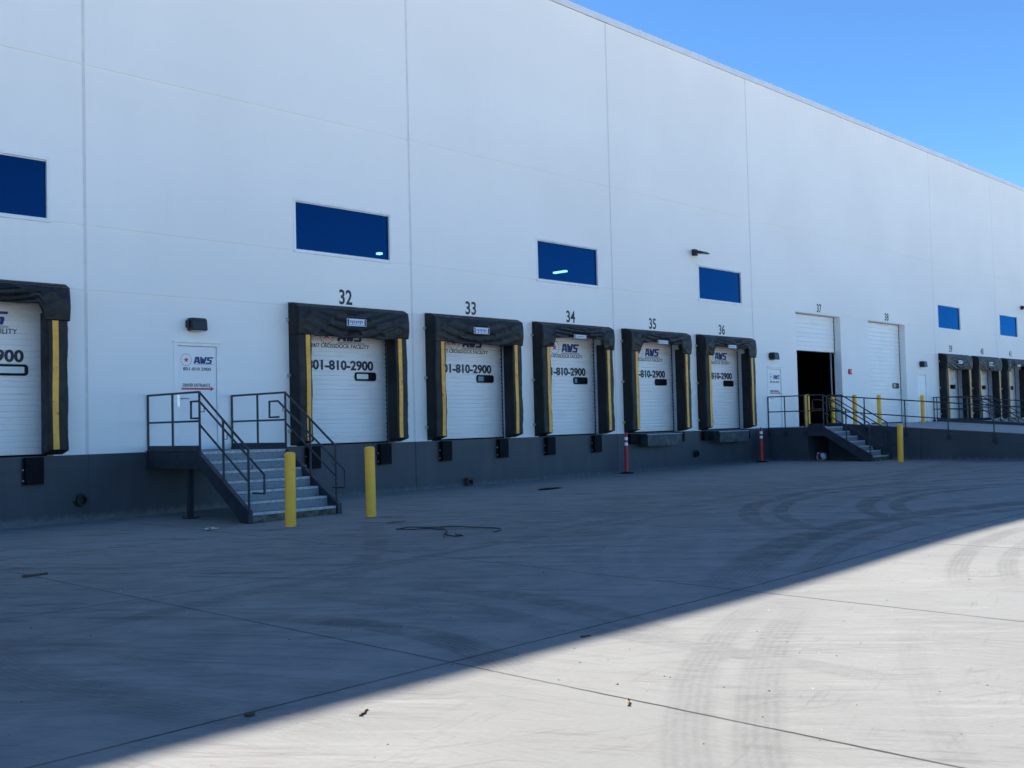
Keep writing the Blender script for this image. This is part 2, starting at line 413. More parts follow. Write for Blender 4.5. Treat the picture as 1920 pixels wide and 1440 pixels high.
# ------------------------------------------------------------------ ground
g = MB()
xs = [-500, -120, -40] + [-20 + i * 1.0 for i in range(0, 48)] + [30, 40, 60, 120, 500]
ys = [-500, -150, -60, -30, -15, 0.0, 0.4]
for i in range(len(xs) - 1):
    for j in range(len(ys) - 1):
        x0, x1, y0, y1 = xs[i], xs[i+1], ys[j], ys[j+1]
        g.q([(x0, y0, gz(x0)), (x1, y0, gz(x1)), (x1, y1, gz(x1)), (x0, y1, gz(x0))])
g.q([(-500, .4, 0), (-45.0, .4, 0), (-45.0, 80, 0), (-500, 80, 0)])
g.q([(120, .4, .08), (500, .4, .08), (500, 80, .08), (120, 80, .08)])
g.q([(-500, 80, 0), (500, 80, .08), (500, 500, .08), (-500, 500, 0)])
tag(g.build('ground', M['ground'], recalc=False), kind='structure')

# ------------------------------------------------------------------ the building
WX0, WX1, WTOP, WT, BAND = -45.0, 120.0, 13.24, .30, 1.22
def rooflift(x): return .20 * min(max((x - 15) / 37, 0), 1)
DOCKS = {31: -1.99, 32: 5.95, 33: 9.85, 34: 13.67, 35: 17.55, 36: 21.42, 39: 40.93, 40: 44.86, 41: 48.82}
DW = 1.38
openings = [(xc - DW, xc + DW, BAND, 4.0) for xc in DOCKS.values()]
D37 = (26.40, 29.91, BAND, 5.40); D38 = (32.33, 35.88, BAND, 5.40)
openings += [D37, D38]
WINS = [(-3.37, -.64), (4.60, 7.32), (12.39, 15.04), (20.13, 22.78), (39.5, 42.22), (47.4, 50.1)]
openings += [(a, b, 5.40, 6.56) for a, b in WINS]
MAN = [(1.77, 2.74), (24.29, 25.26), (36.98, 37.96)]
openings += [(a, b, BAND, 3.33) for a, b in MAN]
VJ = [-38.9, -31.2, -23.45, -15.66, -7.83, 0, 7.92, 15.66, 23.41, 39.1, 46.9, 54.8, 62.5, 70.4, 78.2, 86, 93.8, 101.6, 109.4]
HJ = [4.21, 5.405, 8.39]
PIT = [(DOCKS[k] - 1.02, DOCKS[k] + 1.02) for k in (31, 32, 33, 34)]
bx = {WX0, WX1}; bz = {0.0 - .3, BAND, WTOP}
for a, b, c, d in openings: bx |= {a, b}; bz |= {c, d}
def jw_(x): return .030 if x < 30 else .018
for x in VJ: bx |= {x - jw_(x), x + jw_(x)}
for z in HJ: bz |= {z - .020, z + .020}
for a, b in PIT: bx |= {a, b}
bz |= {.950, .964}
bx = sorted(bx); bz = sorted(bz)
def cell(x, z):
    for a, b, c, d in openings:
        if a < x < b and c < z < d: return None
    for q in VJ:
        if abs(x - q) < jw_(q) - .001: return .008 if q < 30 else .005
    if z > BAND:
        for q in HJ:
            if abs(z - q) < .019: return .018
    else:
        for a, b in PIT:
            if a < x < b and .95 < z < .964: return .012
    return 0.0
D = [[cell((bx[i] + bx[i+1]) / 2, (bz[j] + bz[j+1]) / 2) for j in range(len(bz) - 1)] for i in range(len(bx) - 1)]
house = empty('warehouse', (0, 0, 0))
tag(house, 'long white tilt-up concrete warehouse with a dark painted base', 'building')
top, base = MB(), MB()
def zz(x, z): return z + rooflift(x) if z > 13 else z
for i in range(len(bx) - 1):
    for j in range(len(bz) - 1):
        x0, x1, z0, z1 = bx[i], bx[i+1], bz[j], bz[j+1]; d = D[i][j]
        B = top if z0 >= BAND - 1e-6 else base
        if d is not None:
            mi = 1 if (d in (.008, .005) and B is top) else 0
            B.q([(x0, d, z0), (x1, d, z0), (x1, d, zz(x1, z1)), (x0, d, zz(x0, z1))], mi)
        dd = WT if d is None else d
        if i + 1 < len(bx) - 1:
            e = D[i+1][j]; ee = WT if e is None else e
            if dd != ee: B.q([(x1, dd, z0), (x1, ee, z0), (x1, ee, zz(x1, z1)), (x1, dd, zz(x1, z1))])
        if j + 1 < len(bz) - 1:
            e = D[i][j+1]; ee = WT if e is None else e
            if dd != ee and not (z1 == BAND and e is None): B.q([(x0, dd, z1), (x1, dd, z1), (x1, ee, z1), (x0, ee, z1)])
# back, ends and roof of the shell; slab inside
top.q([(WX0, 0, -.3), (WX0, 75, -.3), (WX0, 75, WTOP), (WX0, 0, WTOP)])
top.q([(WX1, 0, -.3), (WX1, 75, -.3), (WX1, 75, WTOP + .2), (WX1, 0, WTOP + .2)])
top.q([(WX0, 75, -.3), (WX1, 75, -.3), (WX1, 75, WTOP), (WX0, 75, WTOP)])
top.build('wall', [M['wall'], M['caulk']], house, recalc=False)
base.build('wall_base', M['band'], house, recalc=False)
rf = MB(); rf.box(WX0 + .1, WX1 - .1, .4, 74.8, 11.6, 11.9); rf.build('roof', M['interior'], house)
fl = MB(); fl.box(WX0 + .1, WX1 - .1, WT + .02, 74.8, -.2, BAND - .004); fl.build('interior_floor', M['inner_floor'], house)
# inner lining keeps the inside dark except at the openings
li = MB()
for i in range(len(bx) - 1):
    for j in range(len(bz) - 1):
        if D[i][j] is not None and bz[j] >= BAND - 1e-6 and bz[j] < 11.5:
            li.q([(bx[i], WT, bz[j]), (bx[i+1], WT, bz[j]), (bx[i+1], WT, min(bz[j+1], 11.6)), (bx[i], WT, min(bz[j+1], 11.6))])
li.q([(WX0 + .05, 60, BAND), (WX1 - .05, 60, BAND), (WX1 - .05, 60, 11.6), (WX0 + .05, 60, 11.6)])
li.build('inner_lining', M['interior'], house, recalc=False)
cp = MB(); st = 3.9; x = WX0; k = 0
while x < WX1:
    x1 = min(x + 7.8, WX1)
    cp.v += []
    a, b = rooflift(x), rooflift(x1)
    n = len(cp.v)
    ya, yb = -.045, .42
    cp.v += [(x+.004, ya, 13.245+a), (x1, ya, 13.245+b), (x1, yb, 13.245+b), (x+.004, yb, 13.245+a), (x+.004, ya, 13.43+a), (x1, ya, 13.43+b), (x1, yb, 13.40+b), (x+.004, yb, 13.40+a)]
    for f in ((0,3,2,1),(4,5,6,7),(0,1,5,4),(1,2,6,5),(2,3,7,6),(3,0,4,7)): cp.f.append(tuple(n+i for i in f)); cp.m.append(0)
    cp.box(x1 - .05, x1 + .05, ya - .006, yb + .006, 13.25 + b, 13.44 + b)
    x = x1
cp.build('parapet_cap', M['cap'], house)

# windows
for k, (a, b) in enumerate(WINS):
    z0, z1 = 5.40, 6.56; t = .050; f = MB()
    f.box(a - .012, b + .012, -.012, .07, z1 - t, z1 + .012); f.box(a - .012, b + .012, -.018, .07, z0 - .012, z0 + t)
    f.box(a - .012, a + t, -.010, .07, z0 + t, z1 - t); f.box(b - t, b + .012, -.010, .07, z0 + t, z1 - t)
    # recess step
    f.box(a + t, b - t, .030, .05, z1 - t - .02, z1 - t); f.box(a + t, b - t, .030, .05, z0 + t, z0 + t + .02)
    w = f.build('window', M['frame'], house, bevel=.004)
    w['label'] = 'wide clerestory window reflecting deep blue sky'
    p = MB(); p.q([(a + .04, .045, z0 + .04), (b - .04, .045, z0 + .04), (b - .04, .045, z1 - .04), (a + .04, .045, z1 - .04)])
    p.build('pane', M['glass'], w, recalc=False)
# lit ceiling lights seen through the panes
lt0 = None
for x, y, dx, dy in ((31.1, 15.2, .09, .40), (20.50, 16.3, .10, .10), (20.45, 15.75, .10, .08)):
    b = MB(); b.box(x - dx, x + dx, y - dy, y + dy, 8.98, 9.06); o = b.build('ceiling_light', M['tube_light'])
    c = MB(); c.box(x - dx - .03, x + dx + .03, y - dy - .03, y + dy + .03, 9.065, 9.14); c.tube([(x, y, 9.14), (x, y, 11.58)], .012, 6)
    c.build('lamp_housing', M['housing'], o)
    lab = {31.1: 'long lit strip light on the ceiling seen through the window above door 34', 20.50: 'left small lit ceiling light in the window above door 32', 20.45: 'right small lit ceiling light in the window above door 32'}[x]
    tag(o, lab, 'ceiling light', 'ceiling lights inside the warehouse')

# ---- lettering
def text(name, s, x0, x1, z0, z1, y, mat, parent, bold=.0, depth=.003, shear=0, space=1.0):
    cu = bpy.data.curves.new(name, 'FONT'); cu.body = s; cu.extrude = .01; cu.offset = bold; cu.shear = shear; cu.space_character = space
    cu.resolution_u = 3
    o = bpy.data.objects.new(name, cu); COL.objects.link(o)
    bpy.context.view_layer.update()
    dg = bpy.context.evaluated_depsgraph_get()
    me = bpy.data.meshes.new_from_object(o.evaluated_get(dg)); bpy.data.objects.remove(o); bpy.data.curves.remove(cu)
    X = [v.co.x for v in me.vertices]; Y = [v.co.y for v in me.vertices]; Z = [v.co.z for v in me.vertices]
    ax, bx_, ay, by = min(X), max(X), min(Y), max(Y)
    for v in me.vertices:
        v.co = (x0 + (v.co.x - ax) / (bx_ - ax) * (x1 - x0), y - (depth if v.co.z > 0 else 0), z0 + (v.co.y - ay) / (by - ay) * (z1 - z0))
    me.name = name; me.materials.clear(); me.materials.append(mat)
    o = bpy.data.objects.new(name, me); COL.objects.link(o); o.parent = parent
    return o

def logo(xs0, z0, z1, xs1, starx, starz, starr, ringr, y, parent, grown=True):
    """three slanted block letters beside a star in a ring of small stars"""
    L = MB(); H = z1 - z0; Wd = xs1 - xs0
    P = [[(0,0),(.16,0),(.31,1),(.15,1)], [(.35,0),(.54,0),(.45,1),(.26,1)], [(.18,.2),(.36,.2),(.35,.42),(.2,.42)],
         [(.53,1),(.69,1),(.70,0),(.57,0)], [(.59,0),(.71,0),(.82,.8),(.71,.8)], [(.72,.8),(.84,.8),(.86,0),(.74,0)], [(.78,0),(.92,0),(1.1,1),(.93,1)],
         [(1.16,.8),(1.6,.8),(1.64,1),(1.18,1)], [(1.10,.5),(1.26,.42),(1.28,.9),(1.13,.98)], [(1.14,.42),(1.46,.42),(1.48,.6),(1.14,.6)],
         [(1.32,.06),(1.44,.04),(1.50,.5),(1.36,.54)], [(1.0,0),(1.42,0),(1.43,.2),(1.02,.2)]]
    for i, p in enumerate(P):
        L.prism([(xs0 + px / 1.64 * Wd, z0 + pz * H) for px, pz in p], y - .002 - i * .0006, y, 'y')
    L.build('logo_letters', M['navy'], parent)
    U = MB(); U.box(xs0 - .01 * Wd, xs1, y - .003, y, z0 - .115 * H, z0 - .075 * H); U.build('logo_underline', M['navy'], parent)
    if H > .2: text('small_lettering', 'AMERICAN WAREHOUSING SERVICES', xs0, xs1, z0 - .245 * H, z0 - .155 * H, y, M['grey_text'], parent, .01)
    S = MB(); pts = []
    for i in range(10):
        a = math.pi / 2 + i * math.pi / 5; r = starr if i % 2 == 0 else starr * .4
        pts.append((starx + r * math.cos(a), starz + r * math.sin(a)))
    for i in range(0, 10): S.prism([(starx, starz), pts[i], pts[(i + 1) % 10]], y - .003, y, 'y')
    S.build('logo_star', M['red'], parent)
    Rg = MB()
    for i in range(18):
        a = i * math.pi / 9; r = ringr * .085
        cx, cz = starx + ringr * math.cos(a), starz + ringr * math.sin(a)
        q = []
        for j in range(5):
            b = a + j * 2 * math.pi / 5; q.append((cx + r * math.cos(b), cz + r * math.sin(b)))
        Rg.prism(q, y - .003, y, 'y')
    Rg.build('logo_ring', M['navy'], parent)

# ---- sectional overhead doors
def overhead(x0, x1, z0, z1, y, label, sect=.535, ribs=5):
    d = MB(); z = z0; prof = []
    while z < z1 - .02:
        t = min(z + sect, z1); h = (t - z)
        prof.append((z, y + .026)); prof.append((z + .008, y + .02)); prof.append((z + .010, y))
        n = max(1, round(ribs * h / sect)); s = (h - .020) / n
        for i in range(1, n):
            q = z + .010 + s * i
            prof += [(q - .020, y), (q - .012, y + .02), (q + .012, y + .02), (q + .020, y)]
        prof.append((t - .010, y)); prof.append((t - .008, y + .02)); prof.append((t, y + .026)); z = t
    for (za, ya), (zb, yb) in zip(prof, prof[1:]):
        if zb > za + 1e-6: d.q([(x0, ya, za), (x1, ya, za), (x1, yb, zb), (x0, yb, zb)])
    d.q([(x0, y + .05, z0), (x1, y + .05, z0), (x1, y + .05, z1), (x0, y + .05, z1)])
    d.q([(x0, y, z0), (x1, y, z0), (x1, y + .05, z0), (x0, y + .05, z0)])
    o = d.build('overhead_door', M['panel'], house, recalc=False); o['label'] = label
    r = MB(); r.box(x0, x1, y - .006, y + .045, z0 - .03, z0 - .001); r.box(x1 - .025, x1 + .0, y - .012, y + .03, z0, z1); r.box(x0, x0 + .025, y - .012, y + .03, z0, z1)
    r.build('weather_seal', M['rubber'], o)
    return o
def rrect(x0, x1, z0, z1, r, n=5):
    p = []
    for cx, cz, a0 in ((x1 - r, z0 + r, -90), (x1 - r, z1 - r, 0), (x0 + r, z1 - r, 90), (x0 + r, z0 + r, 180)):
        for i in range(n + 1):
            a = R(a0 + 90 * i / n); p.append((cx + r * math.cos(a), cz + r * math.sin(a)))
    return p
def vision(x0, x1, z0, z1, y, parent, cover=0, mat=None):
    f = MB(); f.prism(rrect(x0, x1, z0, z1, .06), y - .022, y + .001, 'y'); o = f.build('vision_window', M['rubber'], parent, bevel=.006)
    p = MB(); p.prism(rrect(x0 + .035, x1 - .035, z0 + .035, z1 - .035, .03), y - .0255, y - .0225, 'y'); p.build('vision_pane', M['dark_glass'], o)
    if cover:
        w = (x1 - x0 - .09) * cover
        c = MB(); c.box(x0 + .045, x0 + .045 + w, y - .0285, y - .026, z0 + .045, z1 - .045); c.build('window_cover', mat, o)
DY = .27
COVER = {31: (.95, 'paper_blind'), 32: (.62, 'paper_blind'), 33: (.36, 'blue_blind'), 34: (.18, 'blue_blind')}
for k, xc in DOCKS.items():
    lab = 'white ribbed overhead door %d' % k + (' with logo and phone number' if k < 37 else ' without lettering')
    o = overhead(xc - DW, xc + DW, BAND + .03, 4.0, DY, lab)
    for ja, jb in ((xc + DW - .012, xc + DW - .002), (xc - DW + .002, xc - DW + .012)):
        jm = MB(); jm.box(ja, jb, .004, DY - .02, BAND + .002, 3.99); jm.build('door_jamb', M['jamb'], house)
    for z in (1.85, 2.75):
        tr = MB(); tr.box(xc + DW - .05, xc + DW - .013, .08, .14, z, z + .07); tr.build('track_bracket', M['galv'], o)
    if k < 37:
        y = DY - .001
        vision(xc + .43, xc + 1.05, 2.65, 2.85, DY, o, *( (COVER[k][0], M[COVER[k][1]]) if k in COVER else (0, None)))
        text('phone_lettering', '801-810-2900', xc - .89, xc + .98, 2.88, 3.11, y, M['black'], o, .035, .003, 0, 1.0)
        text('facility_lettering', '24/7 CROSSDOCK FACILITY', xc - .77, xc + .87, 3.385, 3.475, y, M['black'], o, .012)
        logo(xc - .04, 3.54, 3.775, xc + .72, xc - .33, 3.665, .10, .19, y, o)
    else:
        vision(xc + .42, xc + 1.02, 2.70, 2.90, DY, o)
o37 = overhead(D37[0], D37[1], 4.03, 5.39, .27, 'white ribbed overhead door 37 rolled half open', .34, 2)
tk = MB(); tk.box(29.72, 29.75, .34, .38, BAND, 4.6); tk.build('door_track', M['plate'], o37)
o38 = overhead(D38[0], D38[1], BAND + .03, 5.39, .27, 'tall closed white ribbed overhead door 38', .34, 2)
vision(35.05, 35.66, 2.68, 2.90, .27, o38)
for k, (xa, xb, za, zb) in {31: (-2.16, -1.80, 4.33, 4.67), 32: (5.78, 6.14, 4.335, 4.675), 33: (9.69, 10.06, 4.335, 4.67), 34: (13.56, 13.93, 4.34, 4.67), 35: (17.40, 17.76, 4.34, 4.67), 36: (21.26, 21.62, 4.34, 4.67),
        37: (28.05, 28.41, 5.47, 5.79), 38: (33.92, 34.30, 5.47, 5.79), 39: (40.68, 41.05, 4.38, 4.70), 40: (44.63, 45.02, 4.38, 4.70), 41: (48.62, 48.96, 4.38, 4.70)}.items():
    text('dock_number', str(k), xa, xb, za, zb, -.001, M['black'], house, .02)['label'] = 'black painted dock number %d' % k

# ---- man doors
def man_door(a, b, label, lettered, sub, handle=True):
    f = MB(); t = .055
    f.box(a - .035, a + t, -.012, .10, BAND + .001, 3.33 - t); f.box(b - t, b + .035, -.012, .10, BAND + .001, 3.33 - t)
    f.box(a - .035, b + .035, -.012, .10, 3.33 - t, 3.33 + .03); f.box(a - .05, b + .05, -.045, -.013, 3.33 + .005, 3.33 + .038)
    fr = f.build('man_door', M['frame'], house, bevel=.004); fr['label'] = label
    d = MB(); d.box(a + t + .006, b - t - .006, .018, .06, BAND + .015, 3.33 - t - .008); lf = d.build('door_leaf', M['panel'], fr, bevel=.003)
    tt = MB(); tt.box(a + .0, b - .0, -.03, .1, BAND + .001, BAND + .014); tt.build('threshold', M['galv'], fr)
    if handle:
        h = MB(); hx = a + .115
        h.tube([(hx, .018, 2.24), (hx, -.012, 2.24)], .034, 14); h.tube([(hx, -.012, 2.24), (hx, -.05, 2.24), (hx + .03, -.06, 2.24), (hx + .14, -.06, 2.235)], .011, 8)
        h.build('lever_handle', M['galv'], fr, smooth=True)
        g_ = MB(); g_.box(a + .02, a + .085, -.022, .016, 2.06, 2.32); g_.build('latch_guard', M['plate'], fr, bevel=.004)
    if lettered:
        y = .0165
        logo(a + .41, 2.93, 3.065, a + .85, a + .25, 3.0, .058, .115, y, fr)
        text('phone_lettering', '801-810 2900', a + .18, a + .79, 2.79, 2.855, y, M['black'], fr, .012)
        text('entrance_lettering', sub, a + .17, a + .77, 2.465, 2.535, y, M['black'], fr, .01)
        if handle:
            ar = MB(); z = 2.43
            ar.prism([(a + .14, z - .018), (a + .78, z - .018), (a + .78, z - .045), (a + .86, z), (a + .78, z + .045), (a + .78, z + .018), (a + .14, z + .018)], y - .003, y, 'y')
            ar.build('arrow', M['signred'], fr)
    return fr
man_door(*MAN[0], 'white steel door with entrance sign and red arrow at the top of the near stairs', True, 'DRIVER ENTRANCE')
d2 = man_door(*MAN[1], 'white steel door with small logo between door 36 and open door 37', True, 'DRIVER ENTRANCE')
man_door(*MAN[2], 'plain white steel door between door 38 and door 39', False, '')

# ------------------------------------------------------------------ dock seals
def fold(u, v, seed, raised):
    """hanging swags between the two top corners, a few tight pleats at the corners"""
    w = .12 * math.sin(u * 3.1 + seed) + .06 * math.sin(v * 5 + seed * 1.7)
    a = abs(u)
    sag = v + .62 * a ** 1.5 + w * .5
    t = (sag * (3.1 if raised else 3.6) + seed) % 1.0
    ridge = math.exp(-((t - .5) / .13) ** 2)                 # soft narrow ridges
    s = .027 * ridge * (1 - a ** 3)
    d = (u * math.sin(seed) * .35 + v * .5 + a * .9 + w) * 2.3
    s += .012 * math.sin(d * 3.0) + .016 * max(0, math.sin((a * 1.6 - v * .9 + w) * 8 + seed)) ** 3
    return s
def make_seal(style, seed):
    rnd = random.Random(seed)
    root = empty('dock_seal')
    HW, DP, ZB, ZS, ZT = 1.53, .33, 1.235, 3.60, 4.28
    for sgn in (-1, 1):
        p = MB(); n = 26; sec0 = [(-1.53, 0), (-1.53, -.27), (-1.50, -.325), (-1.46, -.335), (-1.21, -.335), (-1.175, -.32), (-1.165, -.28), (-1.165, 0)]
        rings = []
        for i in range(n + 1):
            z = ZB + (ZS + .15 - ZB) * i / n; base_ = len(p.v)
            for (x, y) in sec0:
                j = 0 if y == 0 else 1
                jx = j * (.007 * math.sin(z * 6 + seed + x * 5) + rnd.uniform(-.004, .004)); jy = j * (.008 * math.sin(z * 4.3 + seed * 2) + rnd.uniform(-.005, .005))
                zz_ = z + (.09 * (-y / .33) * (1 - i / 2) if i < 2 else 0)
                p.v.append((-sgn * (x + jx), y + jy, zz_))
            rings.append(base_)
        K = len(sec0)
        for i in range(n):
            for j in range(K - 1):
                p.f.append((rings[i] + j, rings[i] + j + 1, rings[i+1] + j + 1, rings[i+1] + j)); p.m.append(0)
        p.f.append(tuple(rings[0] + j for j in range(K))); p.m.append(0); p.f.append(tuple(rings[-1] + j for j in reversed(range(K)))); p.m.append(0)
        pad = p.build('side_pad', M['vinyl'], root, smooth=True)
        s = MB(); cx = 1.28 * sgn
        for i in range(22):
            za = 1.335 + (3.60 - 1.335) * i / 22; zb = 1.335 + (3.60 - 1.335) * (i + 1) / 22
            w = lambda z: .006 * math.sin(z * 3 + seed) 
            yy = lambda z: -.350 + .003 * math.sin(z * 5 + seed)
            s.q([(cx - .052 + w(za), yy(za), za), (cx + .052 + w(za), yy(za), za), (cx + .052 + w(zb), yy(zb), zb), (cx - .052 + w(zb), yy(zb), zb)])
            for e in (-.052, .052):
                s.q([(cx + e + w(za), yy(za), za), (cx + e + w(za), -.325, za), (cx + e + w(zb), -.325, zb), (cx + e + w(zb), yy(zb), zb)])
        s.build('guide_stripe', M['yellow_vinyl'], pad)
        for z in (1.55, 2.73, 3.92):
            bk = MB(); bk.box(sgn * 1.53 - .005 if sgn > 0 else -1.60, sgn * 1.53 + .07 if sgn > 0 else -1.525, -.06, -.002, z - .035, z + .035)
            bk.tube([(sgn * 1.575, -.06, z), (sgn * 1.575, -.085, z)], .016, 8)
            bk.build('bracket', M['galv'], root, bevel=.004)
    # head box and curtain
    hd = MB()
    hd.prism([(0, ZT), (0, ZS + .02), (-.30, ZS + .02), (-.335, ZT - .14), (-.30, ZT - .075), (-.20, ZT - .02)], -1.535, -1.46, 'x')
    hd.prism([(0, ZT), (0, ZS + .02), (-.30, ZS + .02), (-.335, ZT - .14), (-.30, ZT - .075), (-.20, ZT - .02)], 1.46, 1.535, 'x')
    hd.prism([(0, ZT), (0, ZT - .1), (-.28, ZT - .17), (-.31, ZT - .085), (-.20, ZT - .022)], -1.46, 1.46, 'x')
    hd.build('head_frame', M['vinyl'], root, bevel=.012)
    cu = MB(); nx, nz = 72, 26; rows = []
    for i in range(nx + 1):
        u = -1 + 2 * i / nx; x = u * 1.537
        ax = abs(x)
        if style == 'drop':
            zb = 3.565 + .012 * math.sin(u * 9 + seed) + (.03 if ax > 1.12 else 0)
        else:
            e = ss(.98, 1.10, ax)
            zb = (3.86 + .03 * (1 - u * u) - .02 * math.cos(u * 5 + seed)) * (1 - e) + 3.60 * e
        zt = ZT - .075; row = []
        for j in range(nz + 1):
            v = j / nz; z = zt + (zb - zt) * v
            edge = min(1, v * 5) * (1 if ax < 1.45 else .3)
            bulge = .035 * math.sin(min(1, v) * math.pi) 
            y = -.335 - bulge - fold(u, v, seed, style != 'drop') * edge - .012
            if v < .02: y = -.315
            row.append(len(cu.v)); cu.v.append((x, y, z))
        rows.append(row)
    for i in range(nx):
        for j in range(nz):
            cu.f.append((rows[i][j], rows[i+1][j], rows[i+1][j+1], rows[i][j+1])); cu.m.append(0)
    # returns at both ends and top lap
    for r, x in ((rows[0], -1.537), (rows[-1], 1.537)):
        for j in range(nz):
            a, b = cu.v[r[j]], cu.v[r[j+1]]
            cu.q([a, b, (x, -.03, b[2]), (x, -.03, a[2])])
    for i in range(nx):
        a, b = cu.v[rows[i][0]], cu.v[rows[i+1][0]]
        cu.q([a, b, (b[0], -.19, ZT - .012), (a[0], -.19, ZT - .012)]); cu.q([(a[0], -.19, ZT - .012), (b[0], -.19, ZT - .012), (b[0], -.01, ZT + .008), (a[0], -.01, ZT + .008)])
    c = cu.build('head_curtain', M['vinyl'], root, smooth=True)
    so = c.modifiers.new('thickness', 'SOLIDIFY'); so.thickness = .008; so.offset = 0
    # maker's badge
    bz0, bz1, ty = (3.83, 3.97, -.405) if style == 'drop' else (3.875, 3.955, -.405)
    b = MB(); b.box(-.29, .25, ty - .012, ty, bz0 - .01, bz1 + .01); bo = b.build('badge', M['badge'], root, bevel=.004)
    b2 = MB(); b2.box(-.275, -.235, ty - .0155, ty - .0125, bz0, bz1); b2.box(.195, .235, ty - .0155, ty - .0125, bz0, bz1); b2.build('badge_end', M['black'], bo)
    b3 = MB(); h = bz1 - bz0
    for i in range(7):
        x = -.20 + i * .052; b3.box(x, x + .03, ty - .0155, ty - .0125, bz0 + h * (.25 if i % 2 else .4), bz1 - h * .2)
    b3.box(-.21, .17, ty - .0155, ty - .0125, bz0 + h * .08, bz0 + h * .16); b3.build('badge_print', M['badge_blue'], bo)
    return root
STY = {31: 'raise', 32: 'drop', 33: 'drop', 34: 'raise', 35: 'raise', 36: 'raise', 39: 'drop', 40: 'drop', 41: 'raise'}
for k, xc in DOCKS.items():
    s = make_seal(STY[k], k * 1.37); s.location = (xc, 0, 0)
    how = 'its head curtain hanging down over the door top' if STY[k] == 'drop' else 'its head curtain pulled up'
    tag(s, 'black vinyl dock seal around door %d, %s' % (k, how), 'dock seal', 'black dock seals around the loading doors')

# ------------------------------------------------------------------ dock bumpers and levelers
def bumper(xc, side, k):
    root = empty('dock_bumper', (xc + side * .985, 0, 0))
    b = MB(); b.box(-.155, .155, -.115, -.012, .73, 1.205)
    for i in range(1, 9): b.box(-.158, .158, -.118, -.013, .73 + i * .053, .733 + i * .053)
    b.build('rubber_block', M['rubber'], root, bevel=.008)
    p = MB(); p.box(-.185, .185, -.012, -.001, .70, 1.19); p.build('mounting_plate', M['housing'], root)
    for x in (-.168, .168):
        for z in (.80, .99): h = MB(); h.tube([(x, -.012, z), (x, -.028, z)], .014, 8); h.build('bolt', M['plate'], root)
    tag(root, 'black rubber dock bumper under the %s end of door %d' % ('left' if side < 0 else 'right', k), 'dock bumper', 'black rubber bumpers under the doors')
for k in (31, 32, 33, 34):
    for sd in (-1, 1): bumper(DOCKS[k] + (.02 if sd > 0 else 0), sd, k)
def leveler(xc, k):
    root = empty('dock_leveler', (xc, 0, 0))
    b = MB(); b.box(-.88, .88, -.37, -.345, .82, 1.15); b.build('lip_plate', M['steel_lip'], root, bevel=.004)
    t = MB(); t.box(-.88, .88, -.345, -.002, 1.15, 1.185)
    n = 9
    for i in range(n):
        x = -.86 + i * .2; t.box(x, x + .10, -.372, -.345, 1.152, 1.178)
    t.build('deck_plate', M['steel_lip'], root, bevel=.003)
    for sx in (-1, 1):
        s = MB(); s.prism([(-.002, .86), (-.002, 1.148), (-.343, 1.148), (-.343, .83), (-.12, .80)], sx * .84, sx * .86, 'x')
        s.build('side_plate', M['steel_lip'], root)
    r = MB(); r.tube([(-.9, -.358, 1.165), (.9, -.358, 1.165)], .018, 8); r.build('hinge_rod', M['galv'], root)
    for sx in (-1, 1):
        m_ = MB(); m_.box(sx * 1.17 - .22, sx * 1.17 + .22, -.13, -.002, .90, 1.20); m_.build('side_bumper', M['rubber'], root, bevel=.03)
    tag(root, 'worn steel dock leveler lip jutting out under door %d' % k, 'dock leveler', 'steel dock levelers')
leveler(DOCKS[35], 35); leveler(DOCKS[36], 36)

# ------------------------------------------------------------------ wall fixtures
def wall_pack(x, z, label):
    root = empty('wall_lamp', (x, 0, z))
    h = MB(); h.prism([(0, -.12), (0, .13), (-.16, .13), (-.21, .09), (-.235, -.12)], -.165, .165, 'x'); h.build('housing', M['housing'], root, bevel=.02)
    l = MB(); l.box(-.14, .14, -.21, -.03, -.132, -.122); l.build('lens', M['lens'], root)
    b = MB(); b.box(-.20, -.166, -.12, -.001, -.06, .09); b.build('back_box', M['housing'], root, bevel=.01)
    tag(root, label, 'wall lamp', 'small black wall lamps over the doors')
wall_pack(2.20, 3.69, 'small black wall lamp above the entrance door by the near stairs')
wall_pack(24.60, 3.72, 'small black wall lamp above the white door between doors 36 and 37')
wall_pack(37.45, 3.74, 'small black wall lamp above the plain door between doors 38 and 39')
def flood(x, z, label):
    root = empty('flood_lamp', (x, 0, z))
    a = MB(); a.box(-.09, .09, -.12, -.001, -.10, .10); a.prism([(-.12, -.04), (-.12, .05), (-.15, .04), (-.15, -.03)], -.05, .05, 'x'); a.build('mounting_arm', M['housing'], root, bevel=.01)
    h = MB(); h.prism([(-.12, .07), (-.14, -.05), (-.50, -.10), (-.52, -.07), (-.38, .0)], -.17, .17, 'x'); h.build('housing', M['housing'], root, bevel=.012)
    l = MB(); l.prism([(-.20, -.063), (-.20, -.057), (-.46, -.094), (-.46, -.100)], -.13, .13, 'x'); l.build('lens', M['lens'], root)
    tag(root, label, 'flood lamp', 'black flood lamps high on the wall')
flood(19.90, 6.90, 'black flood lamp high on the wall left of the window above door 36')
flood(50.75, 7.05, 'black flood lamp high on the wall at the right edge of the photo')
al = empty('fire_alarm', (30.55, 0, 3.29))
b = MB(); b.box(-.11, .11, -.06, -.001, -.10, .10); b.build('back_box', M['red'], al, bevel=.008)
b = MB(); b.box(-.04, .06, -.085, -.061, -.04, .05); b.build('strobe_lens', M['bag_white'], al, bevel=.006)
tag(al, 'small red fire alarm horn on the wall between doors 37 and 38', 'fire alarm')
